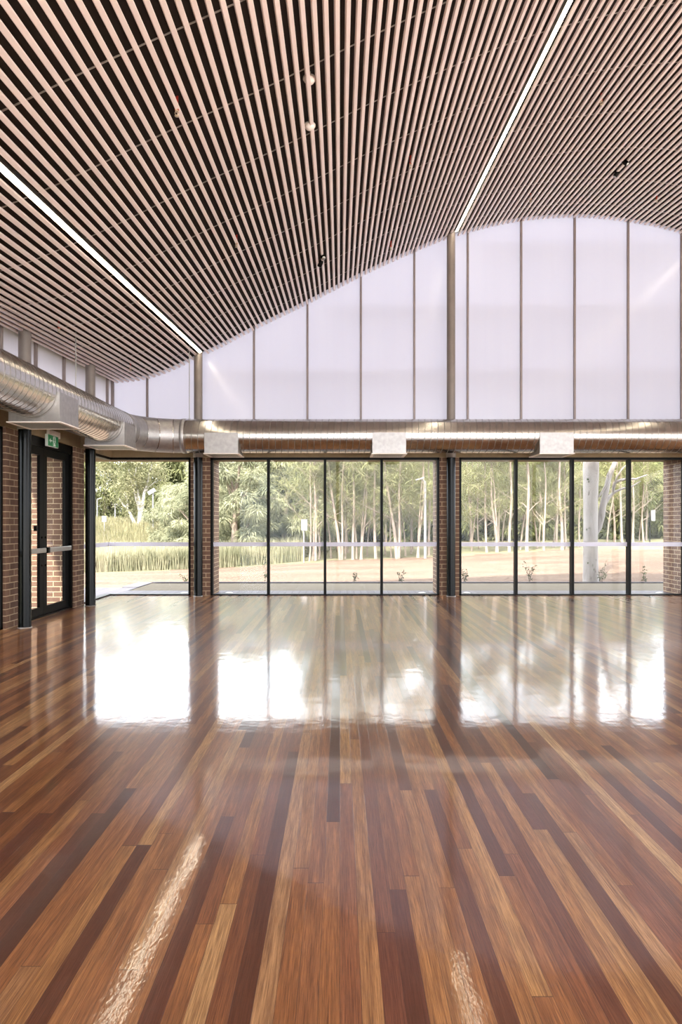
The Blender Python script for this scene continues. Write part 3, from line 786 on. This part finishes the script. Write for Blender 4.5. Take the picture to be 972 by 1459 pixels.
for lst,wn in ((W2T,'middle window'),(W3T,'right window')):
    for i,(px,Y,vv,sc) in enumerate(lst):
        X=(px-VX)*Y/F
        o=plant('slender_tree',SV[vv],(X,Y,gz(X,Y)),RND.choice((0,3.14))+RND.uniform(-.5,.5),(sc,sc,sc*RND.uniform(.62,.74)),
          'slender pale-barked tree, %s from the left along the bank behind the %s'%(ORD[i],wn),'tree','slender trees beyond the bank')
# thinner saplings deeper in the wood
for i in range(16):
    px=RND.uniform(465,800); Y=RND.uniform(30,37); X=(px-VX)*Y/F
    plant('sapling',SV[(i*3+5)%7],(X,Y,gz(X,Y)),RND.uniform(0,6.28),(.9,.9,RND.uniform(.5,.66)),'thin pale sapling standing deeper in the wood behind the slender trees','tree','saplings deeper in the wood')
# casuarinas with drooping crowns
CV=[make_proto(*crown_tree(200+i,H,W,nb,n*2,.34,.018,low=-.02),M['bark'],M['cas']) for i,(H,W,nb,n) in enumerate(((7.6,2.1,74,120),(8.4,2.4,84,120),(6.6,1.9,64,120)))]
CT=[(256,36,1,.72,'drooping casuarina seen behind the right side of the corner window'),(276,33,2,.8,'bushy casuarina half hidden by the brick pier right of the corner window'),
    (333,29,0,.98,'big drooping casuarina filling the left pane of the middle window'),(362,32,1,1.0,'drooping casuarina behind the first mullion of the middle window'),
    (402,30.5,2,1.08,'drooping casuarina filling the second pane of the middle window'),(300,35,1,.95,'tall casuarina behind the big drooping one in the middle window'),
    (428,33,0,.95,'casuarina standing behind the white sign in the middle window')]
for px,Y,vv,sc,lb in CT:
    X=(px-VX)*Y/F; plant('casuarina_tree',CV[vv],(X,Y,gz(X,Y)),RND.uniform(0,6),(sc,sc,sc*.64),lb,'tree','drooping casuarinas')
# dense backdrop trees
DV=[make_proto(*crown_tree(300+i,H,W,nb,n,.55,.06,low=-.04),M['bark'],M['dense']) for i,(H,W,nb,n) in enumerate(((8.6,3.2,90,110),(9.6,3.6,100,110),(7.6,3.0,80,110)))]
BT=[]
for i,px in enumerate(range(90,1060,46)):
    Y=(44 if px>420 else 66)+RND.uniform(-3,4); X=(px-VX)*Y/F
    sc=RND.uniform(.88,1.08)*(1.0 if px>420 else .9)
    BT.append((X,Y,i%3,(sc,sc,sc*(.56 if px>420 else .92))))
for j,(X,Y,vv,sc) in enumerate(BT):
    plant('dense_tree',DV[vv],(X,Y,gz(X,Y)-.1),RND.uniform(0,6),sc,'dense dark green tree in the far row, %s'%('%s from the left'%ORD[j] if j<20 else 'rightmost of the row'),'tree','dense far trees')
UT=[]
for j,px in enumerate((458,505,552,600,648,690,735,780,828,880,925)):
    Y=36.5+RND.uniform(-1.2,2); X=(px-VX)*Y/F
    plant('understorey_tree',DV[(j+1)%3],(X,Y,gz(X,Y)-.1),RND.uniform(0,6),(.66,.66,.47),'grey green bushy tree directly behind the slender trunks, %s from the left'%ORD[j],'tree','bushy trees behind the trunks')
# branching gum beyond the corner window
def px_path(lst,Y,org=(130,650),sc=6.48): return [at(org[0]+a/sc,org[1]+b/sc,Y) for a,b in lst]
gY=46.0; base=at(197,753,gY); r=empty('gum_tree',(base.x,base.y,gz(base.x,base.y))); tag(r,'pale branching gum tree on the grass beyond the corner window','tree')
m=MB(); zg=gz(base.x,base.y)
st=[([(432,700),(428,670),(405,615),(375,555),(340,490),(290,445),(240,380)],.16),([(435,690),(440,600),(452,500),(415,420),(395,320),(380,230),(350,120)],.15),([(436,690),(446,580),(470,470),(495,340),(512,235),(560,120),(590,0)],.16),([(452,520),(445,400),(415,280),(400,200),(430,80),(440,-60)],.11),([(340,490),(330,400),(300,320),(270,260)],.07),([(495,340),(540,280),(600,230)],.06)]
ends=[]
for lst,r0 in st:
    p=px_path(lst,gY); p=[v+Vector((0,RND.uniform(-.5,.5)*(i/len(p)),0)) for i,v in enumerate(p)]
    m.tube(p,[r0*(1-.75*i/(len(p)-1)) for i in range(len(p))],7); ends+=p[3:]
m.tube([(base.x,gY,zg-.3),px_path([(434,690)],gY)[0]],[.3,.22],8)
part(m,'trunk',M['palebark'],r)
c=MB(); rn=random.Random(5)
cl=[v+rdir(rn)*rn.uniform(.2,1.0) for v in ends for _ in range(3)]+[px_path([(rn.uniform(60,640),rn.uniform(-260,330))],gY)[0]+Vector((0,rn.uniform(-1.5,1.5),0)) for _ in range(110)]
for p in cl:
    for _ in range(64): leafq(c,p+Vector((rn.gauss(0,.33),rn.gauss(0,.33),rn.gauss(0,.24))),rn,rn.uniform(.16,.28),.035)
part(c,'crown',M['gumleaf'],r)
# big white gum close to the kerb
Yg=16.75; b=at(843.5,829.5,Yg); r=empty('gum_tree',(b.x,b.y,gz(b.x,b.y))); tag(r,'large smooth white gum trunk rising in the third pane of the right window','tree')
P5=lambda L,dy=0:[at(800+a/5.65,650+c_/5.65,Yg+dy) for a,c_ in L]
m=MB(); p=P5([(238,1040),(237,960),(236,850),(235,700),(236,520),(236,380),(237,240),(238,100),(240,0),(244,-160),(255,-420),(270,-800),(290,-1300)])
m.tube(p,[.20,.185,.178,.172,.17,.172,.18,.19,.185,.17,.14,.10,.05],18)
p=P5([(268,640),(298,575),(322,480),(338,380),(362,270),(388,150),(430,60),(480,-60),(520,-300),(540,-700)],.05)
m.tube(p,[.05,.085,.085,.075,.07,.062,.055,.05,.04,.015],12)
p=P5([(335,420),(355,372),(385,328),(430,288),(500,258),(560,250),(640,200)],.1); m.tube(p,[.06,.055,.045,.032,.024,.02,.01],9)
p=P5([(418,298),(420,255),(432,214),(470,194),(530,184),(600,185),(690,150)],.1); m.tube(p,[.03,.036,.036,.033,.03,.026,.012],9)
p=P5([(430,214),(450,160),(500,90),(540,60),(600,-40)],.1); m.tube(p,[.02,.02,.016,.012,.006],7)
p=P5([(300,330),(345,260),(385,190),(380,120)],-.02); m.tube(p,[.02,.03,.025,.012],8)
part(m,'trunk',M['gum'],r)
for (a,cc_,s) in ((215,185,10),(222,205,7),(205,590,7),(226,578,6),(242,470,5),(215,860,7)):
    q=at(800+a/5.65,650+cc_/5.65,Yg-.176); m=MB(); m.lathe(q+Vector((0,.012,0)),[(.003,-.012),(s*.0022,-.010),(s*.003,0),(s*.002,.012)],10,axis=(0,1,0))
    part(m,'knot',M['shrub'],r,label='dark knot in the bark')
c=MB(); rn=random.Random(9)
for _ in range(120):
    p=at(800+rn.uniform(-330,1000)/5.65,650+rn.uniform(-1700,-380)/5.65,Yg+rn.uniform(-1.4,1.6))
    for _ in range(30): leafq(c,p+Vector((rn.gauss(0,.22),rn.gauss(0,.22),rn.gauss(0,.16))),rn,rn.uniform(.10,.18),.016)
part(c,'crown',M['gumleaf'],r)

# ------------------------------------------------------------------ reeds and grass (uncountable)
def blades(name,mat,n,region,h,w,lb,cat,seed):
    rn=random.Random(seed); m=MB(); k=0
    while k<n:
        px,Y=region(rn)
        if px is None: continue
        X=(px-VX)*Y/F; z=gz(X,Y); hh=h*rn.uniform(.55,1.15); a=rn.uniform(0,6.28)
        dx,dy=math.cos(a)*w,math.sin(a)*w; lx,ly=rn.gauss(0,.14)*hh,rn.gauss(0,.14)*hh
        m.add([(X-dx,Y-dy,z-.03),(X+dx,Y+dy,z-.03),(X+lx*.4+dx*.7,Y+ly*.4+dy*.7,z+hh*.6),(X+lx*.4-dx*.7,Y+ly*.4-dy*.7,z+hh*.6),(X+lx,Y+ly,z+hh)],[(0,1,2,3),(3,2,4)]); k+=1
    o=m.build(name,mat); tag(o,lb,cat,kind='stuff'); return o
def reg1(rn):
    px=rn.uniform(95,432); Y=26.2+rn.random()**1.4*9
    if px>300 and rn.random()<(px-300)/190: return None,None
    return px,Y
blades('reeds',M['reed'],26000,reg1,.95,.016,'tall pale green reeds between the mulch bank and the trees at left','reeds',3)
blades('dry_grass',M['dry'],15000,lambda rn:(rn.uniform(70,330),rn.uniform(38,52)),.75,.03,'dry yellow grass on the far mound beyond the corner window','grass',4)

# ------------------------------------------------------------------ shrubs
def shrub(px,top,w,lb,seed,ybase=829,Y=16.7):
    rn=random.Random(seed); X=(px-VX)*Y/F; z=gz(X,Y); h=(ybase-top)*Y/F; ww=w*Y/F/2
    r=empty('shrub',(X,Y,z)); tag(r,lb,'shrub','young shrubs along the kerb')
    s=MB(); l=MB()
    for k in range(rn.randint(4,6)):
        e=Vector((rn.uniform(-1,1)*ww,rn.uniform(-1,1)*ww,h*rn.uniform(.6,1)))
        p=[Vector((X,Y,z-.02)),Vector((X,Y,z))+Vector((e.x*.35,e.y*.35,e.z*.5)),Vector((X,Y,z))+e]
        s.tube(p,[.006,.004,.002],5)
        for q in range(12):
            t_=rn.uniform(.2,1); c_=p[0].lerp(p[1],t_*2) if t_<.5 else p[1].lerp(p[2],t_*2-1)
            leafq(l,c_+rdir(rn)*.015,rn,rn.uniform(.05,.09),.014)
    part(s,'stem',M['bark'],r); part(l,'foliage',M['shrub'],r)
shrub(264,814,16,'small dark shrub by the right edge of the corner window',1)
shrub(379,790,9,'tall thin shrub at the first mullion of the middle window',2)
shrub(504.5,811,16,'small round shrub in the third pane of the middle window',3)
shrub(572,810,17,'small leaning shrub in the fourth pane of the middle window',4)
shrub(662,808,15,'small shrub at the left edge of the right window',5)
shrub(755,796,22,'open two-tiered shrub in the second pane of the right window',6)
shrub(857,795,24,'leafy shrub at the foot of the white gum trunk',7,Y=16.5)
shrub(918,800,30,'loose shrub in the last pane beside the brick return',8)

# ------------------------------------------------------------------ poles and signs
def pole(name,px,ytop,ybase,Y,lb,kind):
    X=(px-VX)*Y/F; zt=EYE+(VY-ytop)*Y/F; zb_=gz(X,Y)
    r=empty('light_pole',(X,Y,zb_)); tag(r,lb,'light pole','light poles outside')
    m=MB(); m.tube([(X,Y,zb_-.1),(X,Y,zt)],[.055,.045],10); part(m,'pole',M['paint'],r)
    m=MB()
    if kind=='arm':
        sgn=-1 if px>300 else 1
        m.tube([(X,Y,zt-.02),(X+sgn*.12,Y,zt+.08)],.03,8); m.obox((X+sgn*.2,Y,zt+.10),(.16,0,.04*1),(0,.07,0),(-.01*sgn,0,.03)); 
    elif kind=='flat': m.obox((X+.05,Y,zt+.03),(.28,0,0),(0,.12,0),(0,0,.04))
    else:
        m.obox((X-.08,Y,zt+.02),(.2,0,.12),(0,.12,0),(-.06,0,.10)); m.tube([(X,Y,zt-.1),(X-.05,Y,zt+.04)],.04,8)
    part(m,'lamp_head',M['paint'] if kind!='flood' else M['alu'],r)
pole('p',138.5,712,748,54,'white light pole at the far left of the corner window','arm')
pole('p',164,719,748,56,'thin light pole with flat head left of the branching gum','flat')
pole('p',218,701,748,44,'tall floodlight pole right of the branching gum tree','flood')
pole('p',606,686,795,25.6,'white street light pole in the right pane of the middle window','arm')
def sign(x0,x1,y0,y1,ybase,pxp,Y,lb,post):
    a=at(x0,y1,Y); b=at(x1,y0,Y); xp=(pxp-VX)*Y/F; z=gz(xp,Y)
    r=empty('sign_post',(xp,Y,z)); tag(r,lb,'sign','white signs on posts')
    m=MB(); m.tube([(xp,Y+.03,z-.1),(xp,Y+.03,b.z-.02)],.022,8); part(m,'post',post,r)
    m=MB(); m.rbox(a.x,b.x,Y-.008,Y+.008,a.z,b.z,.006,'y'); part(m,'sign_panel',M['paint'],r)
    m=MB(); cx=(a.x+b.x)/2; cz=(a.z+b.z)/2; s=(b.x-a.x)
    m.box(cx-s*.07,cx+s*.07,Y-.011,Y-.0085,cz-s*.05,cz+s*.22); m.box(cx-s*.14,cx+s*.14,Y-.011,Y-.0085,cz-s*.12,cz-s*.06); part(m,'symbol',M['alu'],r,label='small grey mark')
sign(429.3,438,740,756,802,433,25.2,'white rectangular sign on a thin post in the second pane of the middle window',M['paint'])
sign(145,151.8,735,743.5,752,148.5,43,'small white sign on the far grass at the left of the corner window',M['alu'])
sign(928.2,933.8,727,742,772,926.5,29,'small pale sign on a dark post near the brick return at right',M['black'])

# ------------------------------------------------------------------ light
SUN=8.0; SKY=3.3
w=bpy.data.worlds.new('World'); scene.world=w; w.use_nodes=True; nt=w.node_tree; nt.nodes.clear()
tc=nt.nodes.new('ShaderNodeTexCoord'); mp=nt.nodes.new('ShaderNodeMapping'); mp.inputs['Scale'].default_value=(1,1,2.2); nt.links.new(tc.outputs['Generated'],mp.inputs[0])
nz=nt.nodes.new('ShaderNodeTexNoise'); nz.inputs['Scale'].default_value=2.6; nz.inputs['Detail'].default_value=5; nt.links.new(mp.outputs[0],nz.inputs['Vector'])
cr=nt.nodes.new('ShaderNodeValToRGB'); cr.color_ramp.elements[0].position=.38; cr.color_ramp.elements[0].color=(.74,.84,1,1); cr.color_ramp.elements[1].position=.6; cr.color_ramp.elements[1].color=(1,.985,.98,1)
nt.links.new(nz.outputs['Fac'],cr.inputs[0])
bg=nt.nodes.new('ShaderNodeBackground'); bg.inputs[1].default_value=SKY; nt.links.new(cr.outputs[0],bg.inputs[0])
ow=nt.nodes.new('ShaderNodeOutputWorld'); nt.links.new(bg.outputs[0],ow.inputs[0])
L=bpy.data.lights.new('sun','SUN'); L.energy=SUN; L.angle=math.radians(2.5); L.color=(1,.93,.82)
so=bpy.data.objects.new('sun',L); COL.objects.link(so); so.location=(-8,-20,22)
so.rotation_euler=Vector((.30,.62,-.90)).to_track_quat('-Z','Y').to_euler()

# ------------------------------------------------------------------ camera, view
cam=bpy.data.cameras.new('camera'); co=bpy.data.objects.new('camera',cam); COL.objects.link(co)
co.location=(0,0,EYE); co.rotation_euler=(math.radians(90),0,0)
cam.sensor_fit='HORIZONTAL'; cam.sensor_width=24; cam.lens=24
cam.shift_x=1.5/972; cam.shift_y=15.5/972; cam.clip_end=400; cam.clip_start=.05
scene.camera=co
vs_=scene.view_settings; scene.display_settings.display_device='sRGB'
vs_.view_transform='Standard'; vs_.look='None'; vs_.gamma=1; vs_.exposure=1.2; vs_.use_curve_mapping=False
cy=scene.cycles; cy.max_bounces=9; cy.diffuse_bounces=5; cy.glossy_bounces=4; cy.transmission_bounces=6; cy.transparent_max_bounces=14
cy.sample_clamp_indirect=6; cy.caustics_reflective=False; cy.caustics_refractive=False; cy.use_denoising=True
